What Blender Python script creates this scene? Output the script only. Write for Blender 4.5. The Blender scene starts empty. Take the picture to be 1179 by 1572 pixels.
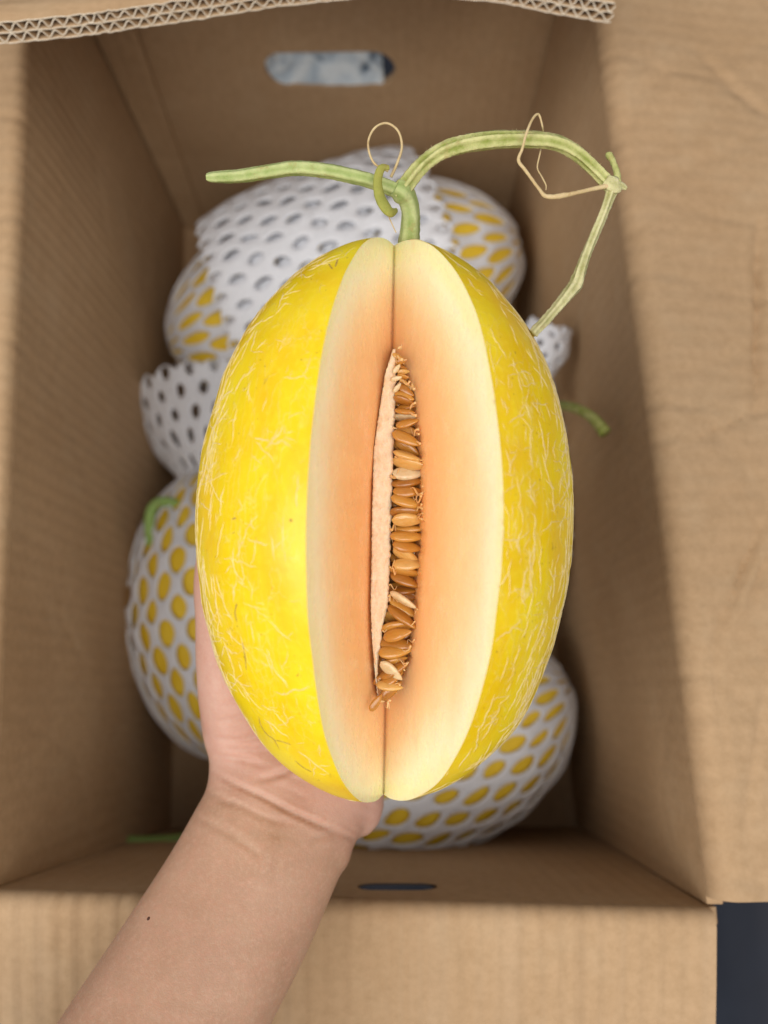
import bpy, bmesh, math, random
import numpy as np
from mathutils import Vector, Matrix, noise

random.seed(7); np.random.seed(7)
SC = bpy.context.scene
COL = SC.collection
R_ = math.radians

# ------------------------------------------------------------------ camera, world, lamps, exposure
TILT = R_(12.8)
FPX, PW, PH = 1250.0, 1179.0, 1572.0          # focal length of the lens in picture widths
Z0 = 0.012                                    # inner floor of the box
ZC = Z0 + 0.565
CAM = Vector((0, 0, ZC))
FW = Vector((0, math.sin(TILT), -math.cos(TILT)))
UP = Vector((0, math.cos(TILT), math.sin(TILT)))
RT = Vector((1, 0, 0))
cd = bpy.data.cameras.new("camera"); cam = bpy.data.objects.new("camera", cd); COL.objects.link(cam)
cam.location = CAM; cam.rotation_euler = (TILT, 0, 0)
cd.sensor_fit = 'VERTICAL'; cd.sensor_height = 24.0; cd.lens = 24.0 * FPX / PH
cd.clip_start = 0.01; cd.clip_end = 50
cd.dof.use_dof = True; cd.dof.focus_distance = 0.252; cd.dof.aperture_fstop = cd.lens / 4.6
SC.camera = cam

w = bpy.data.worlds.new("World"); SC.world = w; w.use_nodes = True
bg = w.node_tree.nodes["Background"]
bg.inputs[0].default_value = (0.95, 0.97, 1.0, 1); bg.inputs[1].default_value = 0.36

def area(name, loc, target, size, power, col):
    l = bpy.data.lights.new(name, 'AREA'); l.energy = power; l.size = size; l.color = col
    o = bpy.data.objects.new(name, l); COL.objects.link(o); o.location = loc
    o.rotation_euler = (Vector(target) - Vector(loc)).to_track_quat('-Z', 'Y').to_euler()
    return o
area("window_lamp", (-1.0, -0.40, 1.45), (0, 0.08, 0.3), 1.1, 17, (1.0, 0.96, 0.9))
area("ceiling_lamp", (0.36, -0.50, 1.75), (0, 0.1, 0.2), 1.2, 18, (1.0, 0.94, 0.86))

SC.view_settings.view_transform = 'Standard'; SC.view_settings.look = 'None'
SC.view_settings.exposure = 0.0; SC.view_settings.gamma = 1.0
SC.cycles.max_bounces = 10; SC.cycles.diffuse_bounces = 6

# ------------------------------------------------------------------ helpers
def ray(px, py):
    return FW + RT * ((px - PW / 2) / FPX) - UP * ((py - PH / 2) / FPX)
def at_d(px, py, d): return CAM + ray(px, py) * d
def at_z(px, py, z):
    r = ray(px, py); return CAM + r * ((z - ZC) / r.z)
def proj(p):
    v = Vector(p) - CAM; d = v.dot(FW)
    return PW / 2 + FPX * v.dot(RT) / d, PH / 2 - FPX * v.dot(UP) / d

def empty(name, label=None, cat=None, group=None, loc=(0, 0, 0), rot=None):
    o = bpy.data.objects.new(name, None); COL.objects.link(o); o.location = loc
    o.empty_display_size = 0.02
    if rot is not None: o.rotation_euler = rot
    if label: o['label'] = label
    if cat: o['category'] = cat
    if group: o['group'] = group
    return o
def link(name, me, mat, parent=None, smooth=True):
    o = bpy.data.objects.new(name, me); COL.objects.link(o)
    if mat and not me.materials: me.materials.append(mat)
    if parent: o.parent = parent
    if smooth and len(me.polygons): me.polygons.foreach_set('use_smooth', [True] * len(me.polygons))
    return o
def mesh(name, verts, faces):
    me = bpy.data.meshes.new(name); me.from_pydata([tuple(v) for v in verts], [], faces); me.update(); return me
def evaluated(o):
    dg = bpy.context.evaluated_depsgraph_get()
    return bpy.data.meshes.new_from_object(o.evaluated_get(dg))
def bake(o):
    me = evaluated(o); o.modifiers.clear(); old = o.data; o.data = me
    bpy.data.meshes.remove(old)
    me.polygons.foreach_set('use_smooth', [True] * len(me.polygons)); return o
def spline(pts, n):
    """Catmull-Rom through lists of numbers, n samples."""
    P = np.array(pts, float); k = len(P); out = []
    for t in np.linspace(0, k - 1 - 1e-9, n):
        i = int(t); f = t - i
        p0, p1, p2, p3 = P[max(i - 1, 0)], P[i], P[i + 1], P[min(i + 2, k - 1)]
        out.append(0.5 * (2 * p1 + (p2 - p0) * f + (2 * p0 - 5 * p1 + 4 * p2 - p3) * f * f + (3 * p1 - p0 - 3 * p2 + p3) * f ** 3))
    return np.array(out)
def grid_faces(nu, nv, wrap=False, off=0):
    f = []
    for i in range(nu - 1):
        for j in range(nv if wrap else nv - 1):
            j2 = (j + 1) % nv
            f.append((off + i * nv + j, off + i * nv + j2, off + (i + 1) * nv + j2, off + (i + 1) * nv + j))
    return f
RIB = []
def tube(pts, radii, seg=10, lobes=0, lob=0.0, twist=0.0, flat=1.0, rough=0.0, caps=True):
    """Tube along points with radius per point, ridged cross-section."""
    P = [Vector(p) for p in pts]; n = len(P); V = []; F = []; RIB.clear()
    nrm = None
    for i in range(n):
        t = (P[min(i + 1, n - 1)] - P[max(i - 1, 0)]).normalized()
        if nrm is None:
            nrm = t.cross(Vector((0.3, 0.2, 1))).normalized()
        nrm = (nrm - t * nrm.dot(t)).normalized(); b = t.cross(nrm)
        for k in range(seg):
            a = 2 * math.pi * k / seg
            RIB.append(.5 + .5 * math.cos(lobes * a + twist * i) if lobes else .5)
            r = radii[i] * (1 + lob * math.cos(lobes * a + twist * i))
            if rough: r *= 1 + rough * noise.noise(P[i] * 900 + Vector((k * 1.7, 0, 0)))
            V.append(P[i] + nrm * (math.cos(a) * r) + b * (math.sin(a) * r * flat))
    F = grid_faces(n, seg, True)
    if caps:
        F.append(tuple(range(seg - 1, -1, -1))); F.append(tuple((n - 1) * seg + k for k in range(seg)))
    return V, F

# ------------------------------------------------------------------ node helpers
class NT:
    def __init__(s, name):
        s.m = bpy.data.materials.new(name); s.m.use_nodes = True; s.t = s.m.node_tree
        s.b = s.t.nodes["Principled BSDF"]; s.tc = s.t.nodes.new('ShaderNodeTexCoord')
    def n(s, typ, **kw):
        nd = s.t.nodes.new(typ)
        for k, v in kw.items(): setattr(nd, k, v)
        return nd
    def l(s, a, b): s.t.links.new(a, b)
    def put(s, sock, v):
        if hasattr(v, 'links') or isinstance(v, bpy.types.NodeSocket): s.l(v, sock)
        else: sock.default_value = v
    def mapping(s, scale=(1, 1, 1), loc=(0, 0, 0), rot=(0, 0, 0), src=None):
        m = s.n('ShaderNodeMapping'); m.inputs['Scale'].default_value = scale
        m.inputs['Location'].default_value = loc; m.inputs['Rotation'].default_value = rot
        s.l(src or s.tc.outputs['Object'], m.inputs['Vector']); return m.outputs[0]
    def noise(s, vec, scale, detail=3, rough=.55, dist=0.0):
        n = s.n('ShaderNodeTexNoise'); s.l(vec, n.inputs['Vector']); n.inputs['Scale'].default_value = scale
        n.inputs['Detail'].default_value = detail; n.inputs['Roughness'].default_value = rough
        n.inputs['Distortion'].default_value = dist; return n
    def ramp(s, fac, stops, interp='LINEAR'):
        r = s.n('ShaderNodeValToRGB'); r.color_ramp.interpolation = interp; e = r.color_ramp.elements
        while len(e) < len(stops): e.new(0.5)
        for i, (p, c) in enumerate(stops):
            e[i].position = p; e[i].color = (c, c, c, 1) if not hasattr(c, '__len__') else (*c, 1)
        s.l(fac, r.inputs[0]); return r.outputs[0]
    def math(s, op, a, b=0.0, c=None, clamp=False):
        m = s.n('ShaderNodeMath', operation=op); m.use_clamp = clamp
        s.put(m.inputs[0], a); s.put(m.inputs[1], b)
        if c is not None: s.put(m.inputs[2], c)
        return m.outputs[0]
    def mix(s, fac, a, b, mode='MIX'):
        m = s.n('ShaderNodeMix', data_type='RGBA', blend_type=mode)
        s.put(m.inputs[0], fac)
        for sock, v in ((m.inputs[6], a), (m.inputs[7], b)):
            if isinstance(v, tuple): sock.default_value = (*v, 1)
            else: s.l(v, sock)
        return m.outputs[2]
    def bump(s, h, strength, dist, prev=None):
        b = s.n('ShaderNodeBump'); b.inputs['Strength'].default_value = strength; b.inputs['Distance'].default_value = dist
        s.l(h, b.inputs['Height'])
        if prev is not None: s.l(prev, b.inputs['Normal'])
        return b.outputs[0]
    def done(s, color=None, rough=.5, normal=None, sss=None, spec=.5, **kw):
        b = s.b
        if color is not None:
            if isinstance(color, tuple): b.inputs['Base Color'].default_value = (*color, 1)
            else: s.l(color, b.inputs['Base Color'])
        s.put(b.inputs['Roughness'], rough); b.inputs['Specular IOR Level'].default_value = spec
        if normal is not None: s.l(normal, b.inputs['Normal'])
        if sss:
            b.inputs['Subsurface Weight'].default_value = sss[0]
            b.inputs['Subsurface Radius'].default_value = sss[1]; b.inputs['Subsurface Scale'].default_value = sss[2]
        for k, v in kw.items(): b.inputs[k.replace('_', ' ')].default_value = v
        return s.m

# ------------------------------------------------------------------ materials
def mat_card(name, tint=(1, 1, 1), flute=(1, 0, 0), crumple=0.0, streak=.15):
    t = NT(name)
    n1 = t.noise(t.mapping(), 9, 4, .6).outputs[0]
    n2 = t.noise(t.mapping((260, 260, 260)), 1, 4, .7).outputs[0]
    n3 = t.noise(t.mapping(), 45, 5, .65).outputs[0]
    c = t.ramp(n1, [(.3, (.42 * tint[0], .272 * tint[1], .152 * tint[2])), (.7, (.48 * tint[0], .325 * tint[1], .192 * tint[2]))])
    c = t.mix(t.ramp(n2, [(.38, .0), (.72, .4)]), c, (.30 * tint[0], .19 * tint[1], .095 * tint[2]))
    c = t.mix(t.ramp(n3, [(.5, .0), (.75, .22)]), c, (.50, .38, .25))
    # faint washboard of the flutes under the liner
    wv = t.n('ShaderNodeTexWave', wave_type='BANDS', bands_direction='X'); wv.inputs['Scale'].default_value = 1
    wv.inputs['Distortion'].default_value = 0.6; wv.inputs['Detail'].default_value = 1
    sx = t.n('ShaderNodeVectorMath', operation='DOT_PRODUCT'); t.l(t.tc.outputs['Object'], sx.inputs[0]); sx.inputs[1].default_value = flute
    cx = t.n('ShaderNodeCombineXYZ'); t.l(t.math('MULTIPLY', sx.outputs['Value'], 42), cx.inputs[0])
    nw = t.noise(t.mapping(), 14, 2).outputs[0]; t.l(t.math('MULTIPLY', nw, .5), cx.inputs[1])
    t.l(cx.outputs[0], wv.inputs['Vector'])
    sm = t.mapping(tuple(70 if f else 1.5 for f in flute)); stv = t.noise(sm, 1, 3, .6).outputs[0]
    c = t.mix(t.ramp(stv, [(.52, .0), (.75, .22 * streak)]), c, (.52, .39, .27)); c = t.mix(t.ramp(stv, [(.26, .22 * streak), (.40, .0)]), c, (.30, .19, .105))
    nb = t.bump(wv.outputs['Fac'], .25 + .3 * streak, .0007); nb = t.bump(stv, .55 * streak, .0018, nb)
    nb = t.bump(n2, .25, .0003, nb)
    if crumple:
        cr = t.n('ShaderNodeTexVoronoi', feature='DISTANCE_TO_EDGE'); cr.inputs['Scale'].default_value = 11
        t.l(t.mapping((1, 1.9, 1), rot=(0, 0, .5), src=None), cr.inputs['Vector'])
        big = t.ramp(cr.outputs['Distance'], [(0, 0.0), (.09, .85), (.4, 1.0)], 'EASE')
        nb = t.bump(big, crumple, .0022, nb)
        nb = t.bump(t.noise(t.mapping((1, .5, 1)), 18, 3, .5).outputs[0], crumple, .0035, nb)
    return t.done(c, .82, nb, spec=.25)
M_CARD_X = mat_card("kraft_cardboard_flutes_along_depth", flute=(1, 0, 0), crumple=.12)
M_CARD_Y = mat_card("kraft_cardboard_side", flute=(0, 1, 0), crumple=.12)
M_CARD_CR = mat_card("kraft_cardboard_crumpled", flute=(0, 1, 0), crumple=.32, streak=.15)
M_CARD_FR = mat_card("kraft_cardboard_front_flap", flute=(1, 0, 0), crumple=.15, streak=1.0)

def plain(name, col, rough=.6):
    t = NT(name); n = t.noise(t.mapping(), 80, 3).outputs[0]
    return t.done(t.ramp(n, [(.3, tuple(x * .85 for x in col)), (.7, col)]), rough)

def mat_cutpaper():
    t = NT("cut_paper_edge"); n = t.noise(t.mapping(), 900, 3).outputs[0]
    return t.done(t.ramp(n, [(.3, (.60, .50, .38)), (.7, (.82, .74, .62))]), .9, t.bump(n, .3, .0003), spec=.2)
M_CUT = mat_cutpaper()
M_FLUTE = plain('kraft_fluting_shaded', (.30, .19, .10), .85)  # shade of the flute hollows is put into this darker kraft colour

def mat_rind():
    t = NT("yellow_netted_rind")
    ob = t.tc.outputs['Object']
    wob = t.noise(t.mapping(), 120, 3, .6)
    def jit(scale, amt, loc=(0, 0, 0)):
        m = t.mapping(scale, loc)
        v = t.n('ShaderNodeVectorMath', operation='MULTIPLY_ADD')
        t.l(wob.outputs['Color'], v.inputs[0]); v.inputs[1].default_value = (amt,) * 3; t.l(m, v.inputs[2]); return v.outputs[0]
    def cracks(scale, amt, width, lo, hi, nscale, loc):
        v = t.n('ShaderNodeTexVoronoi', feature='DISTANCE_TO_EDGE'); v.inputs['Scale'].default_value = 1
        t.l(jit(scale, amt, loc), v.inputs['Vector'])
        ln = t.math('SUBTRACT', 1.35, t.math('DIVIDE', v.outputs['Distance'], width), clamp=True)
        mk = t.ramp(t.noise(t.mapping((1, .6, 1), loc), nscale, 2, .6).outputs[0], [(lo, 0.0), (hi, 1.0)])
        return t.math('MULTIPLY', ln, mk)
    # x distance from the top of the melon: the netting is denser down the flanks
    sep = t.n('ShaderNodeSeparateXYZ'); t.l(ob, sep.inputs[0])
    side = t.ramp(t.math('ABSOLUTE', t.math('MULTIPLY', sep.outputs[0], 17.0)), [(.30, .35), (.72, 1.0)])
    a = cracks((300, 42, 300), 0.9, .023, .44, .53, 85, (0, 0, 0))
    b = cracks((170, 95, 170), 1.3, .013, .515, .57, 60, (3, 5, 1))
    c_ = cracks((380, 90, 380), 1.1, .030, .54, .60, 110, (8, 2, 6))
    lines = t.math('MAXIMUM', t.math('MULTIPLY', a, side), t.math('MAXIMUM', b, t.math('MULTIPLY', c_, side)))
    n1 = t.noise(t.mapping((1, .55, 1)), 42, 4, .6).outputs[0]
    n2 = t.noise(t.mapping(), 420, 3, .6).outputs[0]
    col = t.ramp(n1, [(.30, (.82, .48, .002)), (.52, (.85, .605, .003)), (.75, (.87, .70, .010))])
    col = t.mix(t.ramp(n2, [(.5, 0.0), (.8, .35)]), col, (.95, .76, .05))
    col = t.mix(t.math('MULTIPLY', lines, .30), col, (.86, .72, .30))
    # brown scuffs
    sc = t.noise(t.mapping((1, .35, 1)), 260, 4, .7).outputs[0]
    sm = t.noise(t.mapping((1, 1, 1), (.03, .02, 0)), 30, 2).outputs[0]
    scuff = t.math('MULTIPLY', t.ramp(sc, [(.62, 0.0), (.68, 1.0)]), t.ramp(sm, [(.58, 0.0), (.66, .7)]))
    col = t.mix(scuff, col, (.28, .16, .02))
    spk = t.noise(t.mapping(), 700, 1).outputs[0]
    col = t.mix(t.ramp(spk, [(.745, 0.0), (.77, .6)]), col, (.36, .24, .03))
    nb = t.bump(lines, .25, .0004)
    nb = t.bump(n2, .18, .0003, nb); nb = t.bump(n1, .25, .0012, nb)
    return t.done(col, t.math('ADD', t.math('MULTIPLY', n1, .22), .22), nb, (.12, (1, .6, .1), .003), spec=.45)
M_RIND = mat_rind()

MA, MR = 0.0880, 0.0588          # held melon semi-axes
def mat_flesh():
    t = NT("orange_melon_flesh")
    m = t.mapping((1 / MR, 1 / MA, 1 / MR))
    ln = t.n('ShaderNodeVectorMath', operation='LENGTH'); t.l(m, ln.inputs[0])
    st = t.noise(t.mapping((2.2, .25, 2.2)), 130, 4, .6).outputs[0]
    bl = t.noise(t.mapping((1, .45, 1)), 42, 3, .5).outputs[0]
    rho = t.math('ADD', ln.outputs['Value'], t.math('MULTIPLY', t.math('SUBTRACT', bl, .5), .26))
    rho = t.math('ADD', rho, t.math('MULTIPLY', t.math('SUBTRACT', st, .5), .05))
    c = t.ramp(rho, [(.18, (.86, .42, .14)), (.45, (.89, .50, .21)), (.65, (.90, .57, .28)), (.79, (.91, .66, .37)), (.88, (.92, .77, .49)), (.94, (.93, .84, .55)), (.99, (.90, .83, .46))])
    mo_ = t.noise(t.mapping((1, .6, 1)), 260, 4, .65).outputs[0]; c = t.mix(t.ramp(mo_, [(.5, 0.0), (.8, .28)]), c, (.95, .74, .48)); c = t.mix(t.ramp(mo_, [(.2, .25), (.45, .0)]), c, (.84, .40, .15))
    fine = t.noise(t.mapping((1, .4, 1)), 700, 3, .6).outputs[0]
    nb = t.bump(mo_, .22, .0007); nb = t.bump(fine, .25, .0003, nb)
    return t.done(c, t.ramp(mo_, [(.3, .42), (.7, .20)]), nb, (.35, (1, .45, .18), .004), spec=.4, Coat_Weight=.22, Coat_Roughness=.18)
M_FLESH = mat_flesh()
def mat_placenta():
    t = NT("pale_seed_membrane"); n = t.noise(t.mapping((1, .7, 1)), 520, 4, .7).outputs[0]
    g = t.noise(t.mapping(), 90, 3).outputs[0]
    c = t.ramp(n, [(.25, (.78, .52, .31)), (.5, (.88, .67, .45)), (.75, (.93, .77, .57))])
    c = t.mix(t.ramp(g, [(.55, 0.0), (.75, .35)]), c, (.82, .56, .31))
    return t.done(c, .5, t.bump(n, .6, .0010), (.3, (1, .5, .25), .003))
M_PLAC = mat_placenta()
def mat_seed():
    t = NT("wet_brown_seed"); oi = t.n('ShaderNodeObjectInfo')
    n = t.noise(t.mapping((1, 3, 3)), 350, 3).outputs[0]
    f = t.math('ADD', oi.outputs['Random'], t.math('MULTIPLY', t.math('SUBTRACT', n, .5), .5))
    c = t.ramp(f, [(0, (.36, .14, .018)), (.35, (.52, .225, .034)), (.75, (.62, .31, .055)), (1, (.74, .45, .14))])
    return t.done(c, .22, t.bump(n, .12, .0004), (.2, (1, .5, .2), .0015), spec=.6, Coat_Weight=.3, Coat_Roughness=.12)
M_SEED = mat_seed()
def mat_paleseed():
    t = NT("pale_unfilled_seed"); n = t.noise(t.mapping(), 500, 3).outputs[0]
    return t.done(t.ramp(n, [(.3, (.66, .47, .24)), (.7, (.80, .66, .42))]), .25, t.bump(n, .1, .0003), (.3, (1, .6, .3), .002), spec=.6)
M_PSEED = mat_paleseed()
def mat_vine(name, a, b, dry):
    t = NT(name)
    n = t.noise(t.mapping(), 170, 5, .65).outputs[0]; f = t.noise(t.mapping(), 1200, 3, .7).outputs[0]
    rb = t.n('ShaderNodeAttribute'); rb.attribute_name = 'rib'
    c = t.ramp(t.math('ADD', n, t.math('MULTIPLY', t.math('SUBTRACT', rb.outputs['Fac'], .4), .30)), [(.32, a), (.72, b)])
    d = t.noise(t.mapping((1, 1, 1), (.2, .1, 0)), 160, 5, .7).outputs[0]
    c = t.mix(t.ramp(d, [(.58, 0.0), (.70, .75)]), c, dry)
    return t.done(c, .62, t.bump(f, .7, .0005), (.08, (.5, 1, .2), .0015), spec=.25)
M_STEM = mat_vine("green_stem", (.28, .36, .11), (.50, .55, .25), (.38, .28, .10))
M_VINE = mat_vine("yellow_green_vine", (.25, .29, .06), (.60, .58, .27), (.44, .33, .14))
M_VINE2 = mat_vine("drying_vine", (.33, .32, .12), (.64, .60, .34), (.46, .35, .17))
M_TEND = mat_vine("olive_tendril", (.27, .29, .055), (.40, .38, .09), (.30, .22, .07))
M_DRY = mat_vine("dry_tendril", (.50, .36, .18), (.66, .52, .30), (.34, .20, .08))
M_GRN = mat_vine("fresh_green_stem", (.27, .42, .12), (.38, .54, .19), (.34, .34, .12))

def mat_foam():
    t = NT("white_foam_net"); n = t.noise(t.mapping(), 350, 4, .7).outputs[0]
    return t.done(t.ramp(n, [(.3, (.68, .70, .76)), (.7, (.78, .80, .86))]), .6, t.bump(n, .5, .0012), (.15, (1, 1, 1), .004), spec=.3)
M_FOAM = mat_foam()
def mat_rind2():
    t = NT("yellow_rind_in_net"); n = t.noise(t.mapping(), 45, 4).outputs[0]
    return t.done(t.ramp(n, [(.3, (.80, .53, .03)), (.7, (.88, .64, .06))]), .45, t.bump(n, .2, .001), spec=.4)
M_RIND2 = mat_rind2()
def mat_skin():
    t = NT("bare_skin")
    geo = t.n('ShaderNodeNewGeometry'); pos = geo.outputs['Position']
    at = t.n('ShaderNodeAttribute'); at.attribute_name = "palm"
    n1 = t.noise(t.mapping(src=pos), 60, 4, .6).outputs[0]
    n2 = t.noise(t.mapping(src=pos), 280, 4, .7).outputs[0]
    n3 = t.noise(t.mapping(src=pos), 1500, 3, .7).outputs[0]
    arm = t.ramp(n1, [(.3, (.39, .222, .142)), (.7, (.48, .292, .198))])
    palm = t.ramp(n1, [(.3, (.53, .285, .225)), (.7, (.60, .365, .295))])
    c = t.mix(at.outputs['Fac'], arm, palm)
    c = t.mix(t.ramp(n2, [(.45, 0.0), (.75, .40)]), c, (.55, .27, .19)); n4 = t.noise(t.mapping((1, 1, 1), src=pos), 700, 3, .6).outputs[0]; c = t.mix(t.ramp(n4, [(.48, 0.0), (.75, .30)]), c, (.62, .42, .31)); n5 = t.noise(t.mapping(src=pos), 28, 2, .5).outputs[0]; c = t.mix(t.ramp(n5, [(.42, 0.0), (.66, .35)]), c, (.40, .23, .16))
    mo = t.n('ShaderNodeVectorMath', operation='DISTANCE'); t.l(pos, mo.inputs[0]); MOLE = mo
    t.mole = mo
    c = t.mix(t.math('LESS_THAN', mo.outputs['Value'], .0006), c, (.08, .03, .02))
    v = t.n('ShaderNodeTexVoronoi', feature='DISTANCE_TO_EDGE'); v.inputs['Scale'].default_value = 900; t.l(pos, v.inputs['Vector'])
    nb = t.bump(t.ramp(v.outputs['Distance'], [(0, 0.0), (.2, 1.0)]), .10, .0003)
    nb = t.bump(n3, .18, .00025, nb); nb = t.bump(n2, .12, .0008, nb)
    m = t.done(c, .48, nb, (.25, (1, .35, .2), .005), spec=.35)
    return m, mo
M_SKIN, MOLE = mat_skin()
def mat_ground():
    t = NT("dark_blue_floor")
    n = t.noise(t.mapping(), 30, 4).outputs[0]
    wv = t.noise(t.mapping((22, 1.2, 1)), 1, 2, .4).outputs[0]
    c = t.ramp(wv, [(.38, (.018, .022, .034)), (.62, (.034, .036, .048))])
    c = t.mix(t.ramp(n, [(.4, 0.0), (.8, .3)]), c, (.03, .04, .06))
    return t.done(c, .75, t.bump(n, .1, .001), spec=.2)
M_GROUND = mat_ground()
def mat_film():
    t = NT("film_painted_reflections")
    n = t.noise(t.mapping((1, 1, 1)), 55, 3, .5, 1.0).outputs[0]
    c = t.ramp(n, [(.36, (.12, .17, .24)), (.46, (.48, .60, .72)), (.62, (.78, .88, .96))])  # dark to pale blue patches paint in outside light and reflections on clear film
    return t.done(c, .16, t.bump(n, .7, .006), spec=.8)
M_FILM = mat_film()
# ------------------------------------------------------------------ ground
g = mesh("ground", [(-3, -3, 0), (3, -3, 0), (3, 3, 0), (-3, 3, 0)], [(0, 1, 2, 3)])
go = link("ground", g, M_GROUND, smooth=False); go['kind'] = 'structure'

# ------------------------------------------------------------------ cardboard box
ZR = Z0 + 0.565 - 0.333
TH = 0.006
fl, fr, br, bl = [at_z(x, y, Z0) for x, y in ((262, 1270), (885, 1268), (774, 345), (284, 345))]
RFL, RFR, RBR, RBL = [at_z(x, y, ZR) for x, y in ((-10, 1364), (1086, 1392), (889, -130), (60, -130))]
box = empty("cardboard_box", "open brown corrugated cardboard box with its flaps spread, holding the netted melons", "box", loc=(0, 0.15, 0))
BI = Matrix.Translation((0, 0.15, 0)).inverted()
def patch(name, A, B, C, D, out, mat, nu=24, nv=16, ext=0.0, wob=.0012, thick=TH, seed=0):
    """A-B bottom edge, D-C top edge; a panel of thickness `thick` growing along `out`."""
    A, B, C, D = [Vector(p) for p in (A, B, C, D)]; out = Vector(out).normalized(); V = []
    for side in (0, 1):
        for i in range(nu):
            u = -ext + (1 + 2 * ext) * i / (nu - 1)
            for j in range(nv):
                v = j / (nv - 1)
                p = (A * (1 - u) + B * u) * (1 - v) + (D * (1 - u) + C * u) * v
                k = 16 * max(u * (1 - u), 0) * v * (1 - v)
                p = p + out * (noise.noise(p * 14 + Vector((seed, 0, 0))) * wob * min(1, k * 3) + side * thick)
                V.append(BI @ p)
    n = nu * nv; F = grid_faces(nu, nv) + [tuple(reversed(f)) for f in grid_faces(nu, nv, off=n)]
    ring = [i * nv for i in range(nu)] + [(nu - 1) * nv + j for j in range(1, nv)] + [i * nv + nv - 1 for i in range(nu - 2, -1, -1)] + [j for j in range(nv - 2, 0, -1)]
    for a in range(len(ring)):
        b = (a + 1) % len(ring); F.append((ring[b], ring[a], n + ring[a], n + ring[b]))
    me = mesh(name, V, F)
    bm = bmesh.new(); bm.from_mesh(me); bmesh.ops.recalc_face_normals(bm, faces=bm.faces); bm.to_mesh(me); bm.free()
    return link(name, me, mat, box, smooth=False)
DN = Vector((0, 0, -1))
# bottom panel
patch("bottom_panel", fl + Vector((-.012, -.01, -.0005)), fr + Vector((.012, -.01, -.0005)), br + Vector((.03, .012, -.0005)), bl + Vector((-.03, .012, -.0005)), DN, M_CARD_X, wob=.0005)
gap = 0.0012
wall_front = patch("wall", fl, fr, RFR, RFL, (0, -1, 0), M_CARD_X, ext=.012, seed=1)
wall_back = patch("wall", bl, br, RBR, RBL, (0, 1, 0), M_CARD_X, ext=.022, seed=2)
def lerp(a, b, t): return a * (1 - t) + b * t
patch("wall", lerp(fl, bl, .0005), lerp(fl, bl, .998), lerp(RFL, RBL, .998), lerp(RFL, RBL, .0005), (-1, 0, 0), M_CARD_Y, seed=3, wob=.002)
patch("wall", lerp(fr, br, .001), lerp(fr, br, .997), lerp(RFR, RBR, .997), lerp(RFR, RBR, .002), (1, 0, 0), M_CARD_Y, seed=4, wob=.002)
# the glued lap next to the back left corner
def wb(px, py):                                   # point on the back wall
    n = (br - bl).cross(RBL - bl).normalized(); r = ray(px, py); return CAM + r * ((bl - CAM).dot(n) / r.dot(n))
def wf(px, py):
    n = (fr - fl).cross(RFL - fl).normalized(); r = ray(px, py); return CAM + r * ((fl - CAM).dot(n) / r.dot(n))
lap_o = Vector((0, -1, 0))
patch("glue_lap", lerp(bl, br, .006), wb(318, 345) , wb(152, -120), lerp(RBL, RBR, .006), lap_o, M_CARD_X, nu=6, wob=.0004, thick=.0035, seed=5)
# hand holes
def stadium_cut(wall, c, halfx, halfh, upv, depth=.03, slant=0.0):
    xs = []; c = BI @ c
    r = halfh
    for k in range(24):
        a = 2 * math.pi * k / 24; x = math.cos(a) * r + (halfx - r) * (1 if math.cos(a) >= 0 else -1); xs.append((x, math.sin(a) * r))
    V = [c + Vector((x, s * depth, s * depth * slant)) + upv * y for s in (-1, 1) for x, y in xs]
    F = [tuple(range(24)), tuple(range(47, 23, -1))] + [(k, 24 + k, 24 + (k + 1) % 24, (k + 1) % 24) for k in range(24)]
    me = mesh("cutter", V, F); bm = bmesh.new(); bm.from_mesh(me); bmesh.ops.recalc_face_normals(bm, faces=bm.faces); bm.to_mesh(me); bm.free()
    co = link("cutter", me, None, box)
    md = wall.modifiers.new("b", 'BOOLEAN'); md.object = co; md.operation = 'DIFFERENCE'; md.solver = 'EXACT'
    bpy.context.view_layer.update()
    me2 = evaluated(wall); wall.modifiers.clear(); wall.data = me2
    bpy.data.objects.remove(co)
    return xs
hb = wb(507, 108); upb = (RBL - bl).normalized()
hx = (wb(608, 108) - wb(407, 108)).length / 2
hh = (wb(507, 81) - wb(507, 136)).length / 2
stadium_cut(wall_back, hb, hx, hh, upb)
hf = wf(612, 1360); upf = (RFL - fl).normalized()
stadium_cut(wall_front, hf, .0165, .0085, upf, slant=4.5)
# crinkled film behind the back hand hole
V = []; nu, nv = 28, 12
for i in range(nu):
    for j in range(nv):
        x = -(hx + .004) + (i / (nu - 1)) * (1.80 * hx + .004); y = (j / (nv - 1) - .5) * 2 * (hh + .003)
        p = hb + Vector((x, TH * .95 + y * .18, 0)) + upb * y
        p.y += .0016 * noise.noise(p * 70) + .0008 * noise.noise(p * 190)
        V.append(BI @ p)
F = grid_faces(nu, nv)
film = link("film", mesh("film", V, F), M_FILM, box)
md = film.modifiers.new("s", 'SOLIDIFY'); md.thickness = .0006; bpy.context.view_layer.update(); bake(film)

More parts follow.
